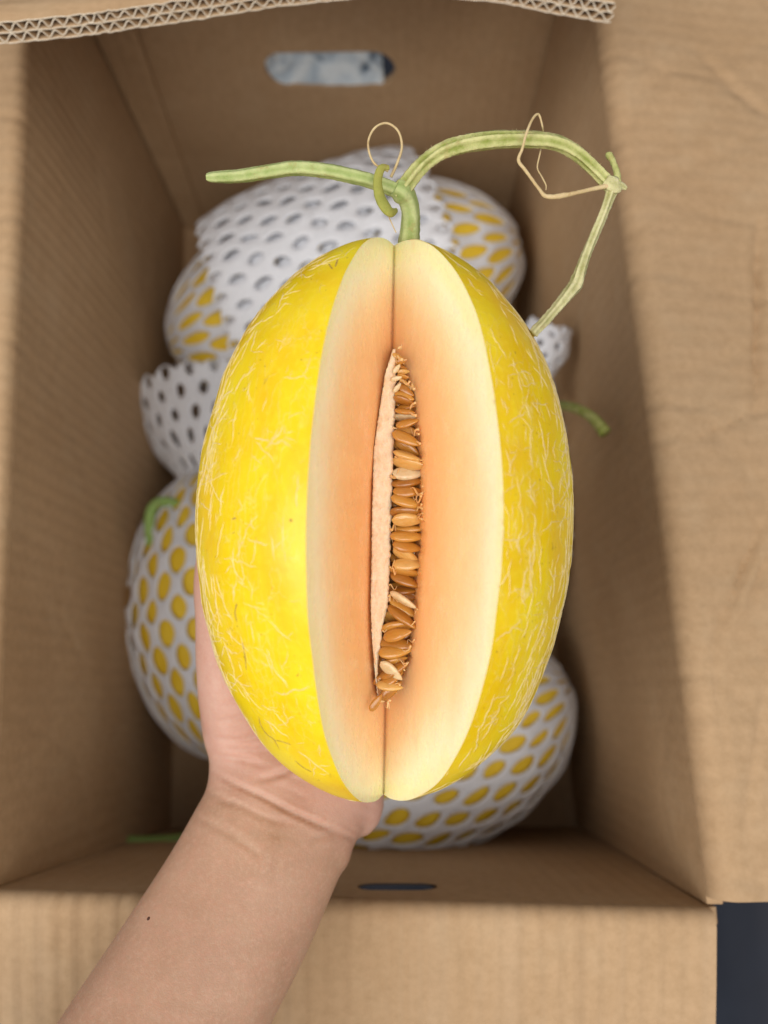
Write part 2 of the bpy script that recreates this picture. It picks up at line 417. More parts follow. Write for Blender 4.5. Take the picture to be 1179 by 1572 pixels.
# flaps: bend over the rim, then run straight out
def flap(A, B, out, droop, length, mat, taperA=0.0, taperB=0.0, wob=.004, seed=0, rf=.0055, lift=0.0, creases=()):
    A, B = Vector(A), Vector(B); out = Vector(out).normalized(); nu, nv = (150, 90) if creases else (40, 34); V = []
    ang_end = math.pi / 2 + droop; arc = rf * ang_end
    for side in (0, 1):
        rr = rf - side * TH * .92
        for i in range(nu):
            u = i / (nu - 1)
            for j in range(nv):
                k = j / (nv - 1)
                s = arc * k / .25 if k < .25 else arc + (length - arc) * (k - .25) / .75
                a = min(s / rf, ang_end)
                rest = max(0, s - arc)
                # rr is the radius of this face of the sheet: inner face of the box is outside of the bend
                x = rf - rr * math.cos(a) + math.sin(a) * 0; z = rr * math.sin(a)
                x += rest * math.cos(droop) ; z += -rest * math.sin(droop)
                uu = u + (taperA * (1 - u) - taperB * u) * (rest / length)
                base = A * (1 - uu) + B * uu
                p = base + out * x + Vector((0, 0, z))
                wv = noise.noise(p * 11 + Vector((seed * 3.1, 0, 0))) * wob + noise.noise(p * 34 + Vector((seed, 5, 0))) * wob * .25
                p.z += wv * min(1, rest / .04) + lift * (rest / length) ** 2
                if creases and rest > 0:
                    qx, qy = proj(p)
                    for (x0, y0, x1, y1, dep, wid) in creases:
                        ex, ey = x1 - x0, y1 - y0; t_ = ((qx - x0) * ex + (qy - y0) * ey) / (ex * ex + ey * ey)
                        if -.1 < t_ < 1.1:
                            dl = ((qx - x0) * ey - (qy - y0) * ex) / math.hypot(ex, ey) + 7 * noise.noise(Vector((t_ * 3, x0, 0)))
                            if abs(dl) < wid * 6:
                                p.z += .9 * dep * (-math.exp(-(dl / wid) ** 2) + .5 * math.exp(-((dl - 2.2 * wid) / (1.5 * wid)) ** 2)) * max(0, math.sin(math.pi * min(1, max(0, t_)))) ** .6
                V.append(BI @ p)
    n = nu * nv; F = grid_faces(nu, nv) + grid_faces(nu, nv, off=n)
    ring = [i * nv for i in range(nu)] + [(nu - 1) * nv + j for j in range(1, nv)] + [i * nv + nv - 1 for i in range(nu - 2, -1, -1)] + [j for j in range(nv - 2, 0, -1)]
    for a in range(len(ring)):
        b = (a + 1) % len(ring); F.append((ring[b], ring[a], n + ring[a], n + ring[b]))
    me = mesh("flap", V, F)
    bm = bmesh.new(); bm.from_mesh(me); bmesh.ops.recalc_face_normals(bm, faces=bm.faces); bm.to_mesh(me); bm.free()
    o = link("flap", me, mat, box)
    for e in me.edges: pass
    md = o.modifiers.new("e", 'EDGE_SPLIT'); md.split_angle = R_(50); bpy.context.view_layer.update(); bake(o)
    return o
UPZ = Vector((0, 0, .0006))
flap(lerp(RFL, RFR, -.002) + UPZ, lerp(RFL, RFR, 1.002) + UPZ, (0, -1, 0), R_(14), .15, M_CARD_FR, seed=1, wob=.0025)
flap(lerp(RFR, RBR, .008) + UPZ, lerp(RFR, RBR, .98) + UPZ, (1, 0, 0), R_(6), .14, M_CARD_CR, seed=2, wob=.0045, rf=.009, creases=(
    (960, 160, 1070, 70, .0012, 7), (1060, 70, 1180, 185, .0014, 6), (960, 300, 1180, 200, .0014, 9), (975, 440, 1090, 330, .0010, 7), (1010, 580, 1190, 525, .0012, 8),
    (1030, 690, 1190, 615, .0022, 7), (1165, 330, 1160, 640, .0030, 6), (1175, 790, 1095, 990, .0028, 6), (1190, 830, 1150, 930, .0020, 5), (1090, 980, 1120, 1330, .0010, 7), (1050, 800, 1190, 720, .0010, 8), (1185, 1010, 1140, 1290, .0012, 7)))
flap(lerp(RBL, RFL, .02) + UPZ, lerp(RBL, RFL, .99) + UPZ, (-1, 0, 0), R_(10), .14, M_CARD_CR, seed=3, wob=.006)

# the back flap, bowed up over the box: double-wall board, its cut edge facing the camera
edge_px = [(-80, 40, .300), (0, 35, .302), (136, 21, .306), (204, 12, .309), (320, -5, .313), (450, -24, .317), (600, -36, .320), (755, -29, .322), (850, -11, .322), (946, 6, .322)]
E = [Vector(at_d(*e)) for e in edge_px]
NE = 260
EC = [Vector(p) for p in spline([tuple(p) for p in E], NE)]
HA, HB = RBL + Vector((-.012, .004, .004)), RBR + Vector((.002, .004, .004))
def flap_pt(i, k, off):
    u = i / (NE - 1); h = HA * (1 - u) + HB * u; e = EC[i]
    d = (e - h); nrm = Vector((1, 0, 0)).cross(d).normalized()
    if nrm.z < 0: nrm = -nrm
    return e * k + h * (1 - k) + nrm * (off + .006 * math.sin(math.pi * k) * math.sin(math.pi * u))
bf = empty("flap"); bf.parent = box; bf.location = (0, 0, 0)
BT = .0070
for name, off in (("liner", 0.0), ("liner", -BT * .5), ("liner", -BT)):
    V = []; nv = 10; ks = np.linspace(0, 1, nv)
    idx = list(range(0, NE, 2))
    for i in idx:
        for j, k in enumerate(ks):
            p = flap_pt(i, k, off)
            if j == nv - 1: p += Vector((0, noise.noise(Vector((i * .31, off * 900, 0))) * .0007, noise.noise(Vector((i * .21, off * 700, 4))) * .0004))
            V.append(BI @ p)
    o = link(name, mesh(name, V, grid_faces(len(idx), nv)), M_CARD_CR if off == 0 else M_CARD_FR, bf)
    o.data.materials.append(M_CUT)
    md = o.modifiers.new("s", 'SOLIDIFY'); md.thickness = .00050; md.offset = 0; md.material_offset_rim = 1
    bpy.context.view_layer.update(); bake(o)
for layer, (o0, o1) in enumerate(((-.0003, -BT * .5 + .0003), (-BT * .5 - .0003, -BT + .0003))):
    V = []; ns = 1300; per = 5.5 if layer else 5.0; acc = 0.0; prev = None
    for q in range(ns):
        f = q / (ns - 1) * (NE - 1); i = min(int(f), NE - 2); fr_ = f - i
        e = flap_pt(i, 1, 0).lerp(flap_pt(i + 1, 1, 0), fr_)
        if prev is not None: acc += (e - prev).length
        prev = e
        ph = acc / (per * .001) * 2 * math.pi + 1.3 * noise.noise(Vector((acc * 60, layer, 0))) + 1.5 * noise.noise(Vector((acc * 17, layer + 5, 0)))
        h = .5 + .5 * math.sin(ph) * (1.12 - .12 * math.sin(ph) ** 2)
        crush = .80 + .30 * noise.noise(Vector((acc * 90, 7 + layer, 0)))
        off = o0 + (o1 - o0) * (.5 + (h - .5) * crush)
        for k in (1.0 - .004 * abs(noise.noise(Vector((acc * 400, 0, layer)))), .80):
            a = flap_pt(i, k, off).lerp(flap_pt(i + 1, k, off), fr_); V.append(BI @ a)
    o = link("fluting", mesh("fluting", V, grid_faces(ns, 2)), M_FLUTE, bf); o.data.materials.append(M_CUT)
    md = o.modifiers.new("s", 'SOLIDIFY'); md.thickness = .00046; md.offset = 0; md.material_offset_rim = 1; bpy.context.view_layer.update(); bake(o)

# ------------------------------------------------------------------ netted melons in the box
def net_mesh(prof, N, rows, s0, s1, hole=.62, phase=0.0, seed=0, jitter=.10, sub=True, squash=None, clamp=False):
    """A sleeve of foam net round the axis X: rhombic cells each with an oval hole. prof(s) -> (axial, radius, off-axis vector)."""
    V = []; F = []; vid = {}
    def pt(th, s):
        if True: d_ = (s1 - s0) / rows; s = min(max(s, s0 + .8 * d_), s1 - .8 * d_)
        th = th + .16 * noise.noise(Vector((math.cos(6.283 * th / N) * 5, math.sin(6.283 * th / N) * 5, s * 8 + seed))); x, r, ox = prof(s); a = 2 * math.pi * th / N
        n_ = noise.noise(Vector((math.cos(a) * 2, math.sin(a) * 2, s * 9 + seed)))
        r = r * (1 + .035 * n_ + .012 * noise.noise(Vector((a * 5, s * 22, seed + 3))))
        y, z = math.cos(a) * r, math.sin(a) * r
        if squash: y, z = squash(x, y, z)
        return (x + .0015 * n_, y + ox[0], z + ox[1])
    def vert(th, j, key):
        if key not in vid:
            vid[key] = len(V); V.append(pt(th, s0 + (s1 - s0) * j / rows))
        return vid[key]
    rnd = random.Random(seed)
    for j in range(1, rows):
        for i in range(N):
            c = i + .5 * (j % 2) + phase
            out = []
            for (dx, dj) in ((.5, 0), (.25, .5), (0, 1), (-.25, .5), (-.5, 0), (-.25, -.5), (0, -1), (.25, -.5)):
                th, jj = c + dx, j + dj
                key = (round((th - phase) * 4) % (4 * N), round(jj * 2)); out.append(vert(th, jj, key))
            k0 = (hole if abs(s0 + (s1 - s0) * j / rows) < .95 or clamp else hole * .55) * (1 + rnd.uniform(-jitter, jitter)); inn = []
            for q in range(8):
                a = q * math.pi / 4
                th = c + math.cos(a) * .5 * k0 * .80; jj = j + math.sin(a) * k0 * .80
                inn.append(len(V)); V.append(pt(th, s0 + (s1 - s0) * jj / rows))
            for q in range(8):
                q2 = (q + 1) % 8; F.append((out[q], out[q2], inn[q2], inn[q]))
    me = mesh("foam_net", V, F)
    return me
def foam(me, parent, thick=.0017, name="foam_net"):
    o = link(name, me, M_FOAM, parent)
    md = o.modifiers.new("s", 'SOLIDIFY'); md.thickness = thick; md.offset = 1
    md = o.modifiers.new("u", 'SUBSURF'); md.levels = 1
    bpy.context.view_layer.update(); bake(o); return o
def ellipsoid(a, r, nu=40, nv=48):
    V = []; 
    for i in range(nu + 1):
        t = math.pi * i / nu; x = -a * math.cos(t); rr = r * max(math.sin(t), .002) ** .96
        for k in range(nv):
            q = 2 * math.pi * k / nv; V.append((x, rr * math.cos(q), rr * math.sin(q)))
    return mesh("rind", V, grid_faces(nu + 1, nv, True))
GROUP = "foam netted melons packed in the box"
def netted(label, px, py, a, r, heading, lift=0.0, tiltz=0.0, rows=15, N=22, ext=(0.0, 0.0), seed=0, hole=.76):
    """heading: direction of the long axis on the box floor, degrees from +X. ext: how far the sleeve runs past each end."""
    zc = Z0 + r + .004 + lift
    c = at_z(px, py, zc)
    t = empty("melon", label, "melon", GROUP, c, (0, R_(tiltz), R_(heading)))
    link("rind", ellipsoid(a, r), M_RIND2, t)
    rn = r + .0012
    sleeve = ext
    def prof(s):
        # s runs -1..1 over the melon; past it the sleeve gathers and flares
        if abs(s) <= .93 or (sleeve[0] < .2 and s < 0) or (sleeve[1] < .2 and s > 0):
            s = max(-.995, min(.995, s))
            return (a * s, max(rn * math.sqrt(max(0, 1 - s * s)) + .001, .004), (0, 0))
        sg = 1 if s > 0 else -1
        e = abs(s) - .93; r0 = rn * math.sqrt(1 - .93 ** 2)
        x = a * .93 + e * a * 1.05
        return (sg * x, r0 + .004 * math.sin(e * 7) + e * .062, (sg * 0, -min(e * .03, .02)))
    me = net_mesh(prof, N, rows, -.93 - ext[0], .93 + ext[1], hole, seed=seed)
    foam(me, t)
    return t, prof
m1, prof1 = netted("netted melon lying crosswise at the back wall, white foam cuff round its middle", 530, 455, .120, .066, 17, tiltz=-3, rows=15, ext=(.17, .17), seed=1)
# folded-back cuff: two more layers over the middle
for kk, (lo, hi, dr, hole, ph) in enumerate(((-.70, .62, .0030, .40, .5), (-.72, .64, .0085, .46, .2))):
    def profc(s, dr=dr):
        rr = .0684 * math.sqrt(max(.02, 1 - (s * .82) ** 2)) + dr
        return (.120 * s, rr, (0, 0))
    def bulge(x, y, z, kk=kk):
        return y * (1 + (.05 + .9 * max(0, x)) * kk * max(0, y) / .066), z
    foam(net_mesh(profc, 26 + 5 * kk, 13 - kk, lo, hi, hole, ph, seed=10 + kk, squash=bulge, clamp=True), m1, .0022, "foam_cuff")
m2, _ = netted("netted melon lying lengthwise by the left wall, its sleeve end gathered toward the back", 352, 935, .090, .0585, 96, rows=19, ext=(.14, .80), seed=2, hole=.76)
m3, _ = netted("netted melon in the front right corner beside the forearm, yellow ovals showing through", 655, 1146, .092, .0575, 24, tiltz=-4, rows=14, N=24, ext=(.14, .18), seed=3, hole=.70)
m4, _ = netted("netted melon mostly hidden behind the cut melon, curved green stem at right wall", 746, 760, .083, .057, 84, lift=.002, rows=16, ext=(.17, .28), seed=4)
def part_tube(name, parent, pts, radii, mat, n=24, **kw):
    P = spline([(*p, r) for p, r in zip(pts, radii)], n)
    bpy.context.view_layer.update(); inv = parent.matrix_world.inverted()
    V, F = tube([inv @ Vector(p[:3]) for p in P], [p[3] for p in P], **kw)
    return link(name, mesh(name, V, F), mat, parent)
part_tube("stem", m4, [at_d(x, y, d) for x, y, d in ((800, 640, .45), (850, 624, .42), (880, 626, .398), (908, 640, .385), (929, 664, .378))], [.0024, .0024, .0024, .0026, .0030], M_VINE)
part_tube("stem", m2, [at_d(x, y, d) for x, y, d in ((275, 775, .478), (250, 770, .474), (234, 780, .470), (229, 804, .470), (233, 838, .474))], [.003] * 5, M_GRN)
def proft(s): return (s * .020, .010 + .002 * s * s + .002 * math.sin(5 * s), (0, 0))
tuft = foam(net_mesh(proft, 9, 9, -1.2, 1.2, .34, seed=31), m4, .003)
bpy.context.view_layer.update()
tuft.matrix_local = m4.matrix_world.inverted() @ Matrix.Translation(at_d(826, 552, .452)) @ Matrix.Rotation(R_(70), 4, 'Z') @ Matrix.Rotation(R_(-20), 4, 'Y')
# a cut length of stem on the floor at the front left
P = spline([(*at_d(x, y, d), r) for x, y, d, r in ((172, 1289, .455, .0034), (205, 1294, .455, .0036), (250, 1293, .458, .0036), (300, 1288, .462, .0036), (345, 1276, .468, .0034))], 30)
V, F = tube([p[:3] for p in P], [p[3] for p in P], seg=12, lobes=4, lob=.07)
so = link("cut_stem", mesh("cut_stem", V, F), M_GRN)
so['label'] = "short cut length of green stem propped in the front left corner of the box"; so['category'] = "stem"

# ------------------------------------------------------------------ the cut melon in the hand
MD = 0.260
MC = at_d(592, 798, MD)
MROT = Matrix.Rotation(TILT, 4, 'X') @ Matrix.Rotation(R_(-1.1), 4, 'Z')
melon = empty("melon", "ripe yellow melon in the hand, long wedge cut out showing orange flesh and seeds", "melon", None, MC, MROT.to_euler())
MW = Matrix.Translation(MC) @ MROT; MI = MW.inverted()
AX, AZ = .0010, -.0008                     # the cut comes to a point just under the core line
TL, TR = R_(20.6), R_(29.4)
def Rr(y):
    q = min(1, abs(y) / MA); return MR * (max(0, 1 - q ** 2.04)) ** .495
def hit(y, ang):
    """Distance along the cut from its bottom line to the skin."""
    dx, dz = math.sin(ang), math.cos(ang); R = Rr(y)
    b = AX * dx + AZ * dz; c = AX * AX + AZ * AZ - R * R
    return -b + math.sqrt(max(0, b * b - c))
NY = 420; NS = 110
ymax = MA * .9993
ys = [ymax * math.sin(math.pi * (i / (NY - 1) - .5)) for i in range(NY)]
V = []; 
def skin_n(p):
    return .0009 * noise.noise(Vector(p) * 26) + .00035 * noise.noise(Vector(p) * 80)
rimL, rimR = [], []
for y in ys:
    R = Rr(y); sR, sL = hit(y, TR), hit(y, -TL)
    pR = (AX + math.sin(TR) * sR, AZ + math.cos(TR) * sR); pL = (AX - math.sin(TL) * sL, AZ + math.cos(TL) * sL)
    f0 = math.atan2(pR[0], pR[1]); f1 = math.atan2(pL[0], pL[1]) + 2 * math.pi
    for k in range(NS):
        f = f0 + (f1 - f0) * k / (NS - 1); p = Vector((R * math.sin(f), y, R * math.cos(f)))
        nrm = Vector((p.x / MR ** 2, p.y / MA ** 2, p.z / MR ** 2)).normalized()
        V.append(p + nrm * skin_n(p))
    rimR.append(V[-NS]); rimL.append(V[-1])
rind = link("rind", mesh("rind", V, grid_faces(NY, NS)), M_RIND, melon)
# the corky netting: fine raised cracks over the rind
def mat_cork():
    t = NT("pale_cork_netting"); n = t.noise(t.mapping(), 500, 3, .6).outputs[0]
    return t.done(t.ramp(n, [(.3, (.70, .50, .20)), (.7, (.84, .70, .38))]), .7, t.bump(n, .4, .0002), spec=.25)
def mat_scar():
    t = NT("brown_scar"); n = t.noise(t.mapping(), 600, 3, .6).outputs[0]
    return t.done(t.ramp(n, [(.3, (.30, .17, .03)), (.7, (.52, .34, .07))]), .8)
NTV = []; NTF = []; SCV = []; SCF = []
def on_skin(y, f, h=0.0):
    R = Rr(y); p = Vector((R * math.sin(f), y, R * math.cos(f)))
    nrm = Vector((p.x / MR ** 2, p.y / MA ** 2, p.z / MR ** 2)).normalized(); return p + nrm * (skin_n(p) + h), nrm
F_R = TR + .012; F_L = 2 * math.pi - TL - .012
def ridge(path, wid, hgt, V, F):
    n = len(path); o = len(V)
    pts = [on_skin(y, f) for y, f in path]
    for i in range(n):
        p, nr_ = pts[i]; t = (pts[min(i + 1, n - 1)][0] - pts[max(i - 1, 0)][0]).normalized(); b = nr_.cross(t)
        e = max(.25, min(1, min(i, n - 1 - i) / 2.5)); wd_ = wid * e * (1 + .35 * noise.noise(p * 1500))
        V += [p - b * wd_ - nr_ * .00006, p + nr_ * hgt * e, p + b * wd_ - nr_ * .00006]
    for i in range(n - 1):
        for k in (0, 1): F.append((o + i * 3 + k, o + i * 3 + k + 1, o + i * 3 + 4 + k, o + i * 3 + 3 + k))
rk = random.Random(12)
def wander(y, f, ang, L, curl):
    path = [(y, f)]; st = .0006; k = 0; ph = rk.uniform(0, 99)
    while k * st < L:
        ang += curl * noise.noise(Vector((k * .35, ph, 0))) ; kink = .95 * noise.noise(Vector((k * .45, ph, 7))) + .5 * noise.noise(Vector((k * .95, ph, 17)))
        y += st * math.cos(ang + kink); R = max(Rr(y), .006); f += st * math.sin(ang + kink) / R; k += 1
        if not F_R < f < F_L or abs(y) > MA * .985: break
        path.append((y, f))
    return path, ang
made = 0
while made < 1500:
    y = MA * .97 * rk.uniform(-1, 1); f = rk.uniform(F_R, F_L)
    if rk.random() > Rr(y) / MR: continue
    left = f > math.pi; top = (math.cos(f) > .25)
    flank = 1 - max(0, math.cos(f)) ** 1.2
    dens = (.22 + .60 * flank) if left else (.60 + .4 * flank)
    if math.cos(f) < -.1: dens = .35
    dens *= max(.15, min(1.0, .75 + 1.5 * noise.noise(Vector((math.sin(f) * 3, y * 45, math.cos(f) * 3)))))
    if rk.random() > dens: continue
    endz = max(0, abs(y) / MA - .72) / .28
    lon = .70 if (flank > .45 or not left) else .5
    ang = rk.gauss(0, .22) + (math.pi if rk.random() < .5 else 0) if rk.random() < lon - .5 * endz else rk.gauss(math.pi / 2, .4)
    L = min(.026, rk.lognormvariate(math.log(.0055), .6)) * (1.35 if flank > .55 else .85); wd_ = rk.uniform(.00008, .00018) * (1.15 if L > .006 else .85)
    path, a2 = wander(y, f, ang, L, .22)
    if len(path) < 4: continue
    ridge(path, wd_, .00016, NTV, NTF); made += 1
    while rk.random() < .40:
        q_ = path[rk.randrange(len(path) // 3, len(path))]
        p2, _ = wander(q_[0], q_[1], a2 + rk.choice((-1, 1)) * rk.uniform(.6, 1.4), L * rk.uniform(.25, .7), .25)
        if len(p2) >= 4: ridge(p2, wd_ * .85, .00014, NTV, NTF)
netting = link("netting", mesh("netting", NTV, NTF), mat_cork(), melon); netting['kind'] = 'stuff'
def skin_at(px, py):
    o, d = MI @ CAM, (MI.to_3x3() @ ray(px, py)).normalized(); S = Vector((1 / MR, 1 / MA, 1 / MR))
    oo, d2 = Vector([o[k] * S[k] for k in range(3)]), Vector([d[k] * S[k] for k in range(3)])
    A, B, C = d2.dot(d2), oo.dot(d2), oo.dot(oo) - 1; t = (-B - math.sqrt(max(0, B * B - A * C))) / A; p = o + d * t
    f = math.atan2(p.x, p.z); return (p.y, f if f > 0 else f + 2 * math.pi)
for pl, wd_ in (([(400, 1098), (404, 1112), (414, 1126), (424, 1134), (433, 1150)], .0004), ([(424, 1134), (438, 1138), (450, 1143)], .0003), ([(366, 925), (363, 940), (366, 955)], .0003), ([(373, 985), (377, 1005), (381, 1030)], .00028),
                ([(455, 1165), (468, 1176), (482, 1184)], .0004), ([(362, 795), (356, 797)], .0003), ([(445, 797), (447, 799), (449, 800)], .0005), ([(520, 398), (516, 410)], .0004), ([(506, 405), (512, 414)], .0003)):
    q_ = spline([skin_at(*p) for p in pl], 16); ridge([(a[0], a[1]) for a in q_], wd_, .0001, SCV, SCF)
scar = link("scar", mesh("scar", SCV, SCF), mat_scar(), melon); scar['kind'] = 'stuff'
# openings of the seed cavity along both cut faces (offsets from the cut line, in picture widths at that depth)
def seam(py): return 605 - 17 * (py - 365) / 860
cavL = [(527, 603), (545, 600), (575, 588), (640, 578), (690, 571), (740, 565), (800, 562), (860, 560), (930, 559), (980, 560), (1040, 567), (1075, 577), (1086, 586)]
cavR = [(527, 606), (545, 616), (560, 622), (600, 635), (650, 642), (690, 649), (720, 651), (780, 650), (830, 651), (880, 647), (920, 642), (960, 637), (1010, 630), (1040, 620), (1075, 604), (1086, 592)]
def interp(tab, y): return float(np.interp(y, [t[0] for t in tab], [t[1] for t in tab]))
def s_of(u, ang):            # distance along a cut face for a sideways offset u
    return MD * u / (FPX * math.sin(ang) + u * math.cos(ang))
def py_of(y, z): return 798 - FPX * y / (MD - z)
V = []; NF, NB = 26, 15; W_ = NF * 2 + NB
cav_info = []
for i, y in enumerate(ys):
    R = Rr(y); sR, sL = hit(y, TR), hit(y, -TL); py = py_of(y, .014)
    inside = 527 < py < 1086
    jl = .0006 * noise.noise(Vector((y * 700, 0, 1))) ; jr = .0015 * noise.noise(Vector((y * 420, 3, 1))) + .0012 * noise.noise(Vector((y * 1100, 9, 2)))
    if inside:
        uL = seam(py) - interp(cavL, py); uR = interp(cavR, py) - seam(py)
        k = min(1, max(uL, uR) / 20)
        s0L = max(.0006, s_of(max(uL, 1), TL)) + jl * k; s0R = max(.0006, s_of(max(uR, 1), TR)) + jr * k
        dep = .003 + .0155 * min(1, (max(uL, 0) + max(uR, 0)) / 80)
    else:
        s0L = s0R = min(.0008, R * .10); dep = min(.0022, R * .3)
    dL = Vector((-math.sin(TL), math.cos(TL))); dR = Vector((math.sin(TR), math.cos(TR))); A2 = Vector((AX, AZ))
    row = []
    for k in range(NF):
        f = k / (NF - 1); s = sL + (s0L - sL) * f; p = A2 + dL * s; row.append((p.x, y, p.y))
    eL, eR = A2 + dL * s0L, A2 + dR * s0R
    for k in range(1, NB + 1):
        f = k / (NB + 1); p = eL.lerp(eR, f); p.y -= dep * math.sin(math.pi * f) ** .55
        row.append((p.x, y, p.y))
    for k in range(NF):
        f = k / (NF - 1); s = s0R + (sR - s0R) * f; p = A2 + dR * s; row.append((p.x, y, p.y))
    # faint unevenness of a knife cut
    for k, p in enumerate(row):
        n_ = .00022 * noise.noise(Vector(p) * 70) if 0 < k < W_ - 1 else 0
        V.append(Vector((p[0], p[1], p[2] + n_)))
    V[-W_] = Vector(rimL[i]); V[-1] = Vector(rimR[i])
flesh = link("flesh", mesh("flesh", V, grid_faces(NY, W_)), M_FLESH, melon)
md = flesh.modifiers.new("e", 'EDGE_SPLIT'); md.split_angle = R_(38); bpy.context.view_layer.update(); bake(flesh)
# local point for a picture position at a height z over the core
def loc_pt(px, py, z):
    th = R_(-1.1); d = MD - z
    p = MI @ at_d(px, py, MD - z); return p
# pale membrane on the left side of the cavity
stripL = [(536, 603), (575, 591), (640, 581), (690, 574), (740, 572.5), (800, 571), (860, 570.5), (930, 569), (980, 571), (1040, 576), (1072, 580)]
stripR = [(536, 607), (600, 608), (660, 605), (720, 603), (780, 601), (830, 600), (880, 598), (920, 597), (960, 588), (1000, 583), (1040, 579), (1072, 581)]
V = []; NP = 170; NC = 12
for i in range(NP):
    py = 536 + (1072 - 536) * i / (NP - 1); a, b = interp(stripL, py), interp(stripR, py)
    b += 2.6 * noise.noise(Vector((py * .11, 1, 0))) + 1.8 * noise.noise(Vector((py * .33, 4, 0)))
    a += 1.2 * noise.noise(Vector((py * .2, 8, 0)))
    wdt = max(b - a, 1.5)
    for k in range(NC):
        f = k / (NC - 1)
        zt = .0128 + .0006 * math.sin(math.pi * f) - .0006 * f
        zt += .0007 * noise.noise(Vector((py * .05, f * 3, 2))) + .00035 * noise.noise(Vector((py * .2, f * 8, 5)))
        if k == 0 or k == NC - 1: zt -= .012
        elif k == NC - 2: zt -= .0010
        V.append(loc_pt(a + wdt * min(1, max(0, (k - 1) / (NC - 3))), py, zt))
link("membrane", mesh("membrane", V, grid_faces(NP, NC)), M_PLAC, melon)
# seeds
def seed_mesh():
    V = []; nu, nv = 14, 14; L, Wd, T = .0104, .0050, .0022
    for i in range(nu + 1):
        t = i / nu; x = (t - .5) * L
        prof = math.sin(math.pi * t ** .78) ** .62 if 0 < t < 1 else 0
        wv = Wd / 2 * prof * (1 - .18 * t); tv = T / 2 * prof ** .8
        for k in range(nv):
            a = 2 * math.pi * k / nv; c, s = math.cos(a), math.sin(a)
            V.append((x, wv * c, tv * (abs(s) ** .8) * (1 if s >= 0 else -1)))
    return mesh("seed", V, grid_faces(nu + 1, nv, True))
SM = seed_mesh(); SM.materials.append(M_SEED)
SM2 = SM.copy(); SM2.materials.clear(); SM2.materials.append(M_PSEED)
rs = random.Random(21)
def place_seed(px, py, z, yaw, roll, pitch, sc=1.0, pale=False):
    o = bpy.data.objects.new("seed", SM2 if pale else SM); COL.objects.link(o); o.parent = melon
    if len(SM.polygons): pass
    o.location = loc_pt(px, py, z)
    o.rotation_euler = (Matrix.Rotation(R_(yaw), 3, 'Z') @ Matrix.Rotation(R_(pitch), 3, 'Y') @ Matrix.Rotation(R_(roll), 3, 'X')).to_euler()
    o.scale = (sc, sc, sc)
    if pale: o['label'] = "pale unripe seed"
    return o
for me_ in (SM, SM2): me_.polygons.foreach_set('use_smooth', [True] * len(me_.polygons))
py = 548.0; q = 0
while py < 1066:
    a, b = interp(stripR, py), interp(cavR, py)
    wpx = max(b - a, 12); sc = min(1.12, max(.45, wpx / 43))
    cx = (a + b) / 2 + rs.uniform(-2.5, 2.5) + 1
    roll = rs.choice((1, -1, -1)) * rs.uniform(15, 70)
    yaw = rs.uniform(-38, 18) if py < 950 else rs.uniform(-14, 34)
    place_seed(cx, py, .0112 + rs.uniform(-.0024, .0020) + .001 * (q % 2), yaw, roll, rs.uniform(-22, 22), sc * rs.uniform(.80, 1.04), rs.random() < .05)
    py += rs.uniform(10.0, 14.5) * max(.62, sc); q += 1
for k in range(40):                               # a second layer lower down closes the gaps
    py = 556 + 500 * k / 39; a, b = interp(stripR, py), interp(cavR, py); sc = min(1, max(.4, (b - a) / 46))
    place_seed((a + b) / 2 + rs.uniform(-4, 5), py, .0062 + rs.uniform(-.001, .001), rs.uniform(-40, 40), rs.uniform(-40, 40), rs.uniform(-20, 20), sc)
for px_, py_, z_, yw, ro, s_ in ((577, 1079, .0165, 55, 15, .58), (600, 1060, .0125, 40, 20, .82), (592, 1041, .0115, 25, 25, .8), (601, 1030, .0140, -40, 30, .85)):
    place_seed(px_, py_, z_, yw, ro, 5, s_, pale=(py_ == 1030))
for px_, py_ in ((609, 566), (609, 581), (610, 595)):
    place_seed(px_, py_, .0140, rs.uniform(0, 80), 20, 0, .34, pale=True)
# wet strings of pulp among the seeds
V = []; F = []; rp = random.Random(8)
for k in range(46):
    py = rp.uniform(535, 1080); a, b = interp(stripR, py), interp(cavR, py); side = rp.random() < .6
    x0 = b + rp.uniform(-3, 1.5) if side else a + rp.uniform(-2, 3); dx = -rp.uniform(4, 20) if side else rp.uniform(3, 16); z0 = .0165 if side else .0128
    pts = [loc_pt(x0 + dx * f + rp.uniform(-2, 2), py + rp.uniform(-5, 5) + rp.uniform(-9, 9) * f, z0 - (.0045 if side else .001) * f + rp.uniform(-.0004, .0004)) for f in (0, .35, .7, 1)]
    P = spline([tuple(p) for p in pts], 12); r_ = rp.uniform(.00012, .00034)
    v_, f_ = tube(P, [r_ * (1.5 - i / 9) + .00003 for i in range(12)], seg=6); o_ = len(V); V += v_; F += [tuple(o_ + q for q in f) for f in f_]
pulp = link("pulp", mesh("pulp", V, F), M_FLESH, melon); pulp['kind'] = 'stuff'
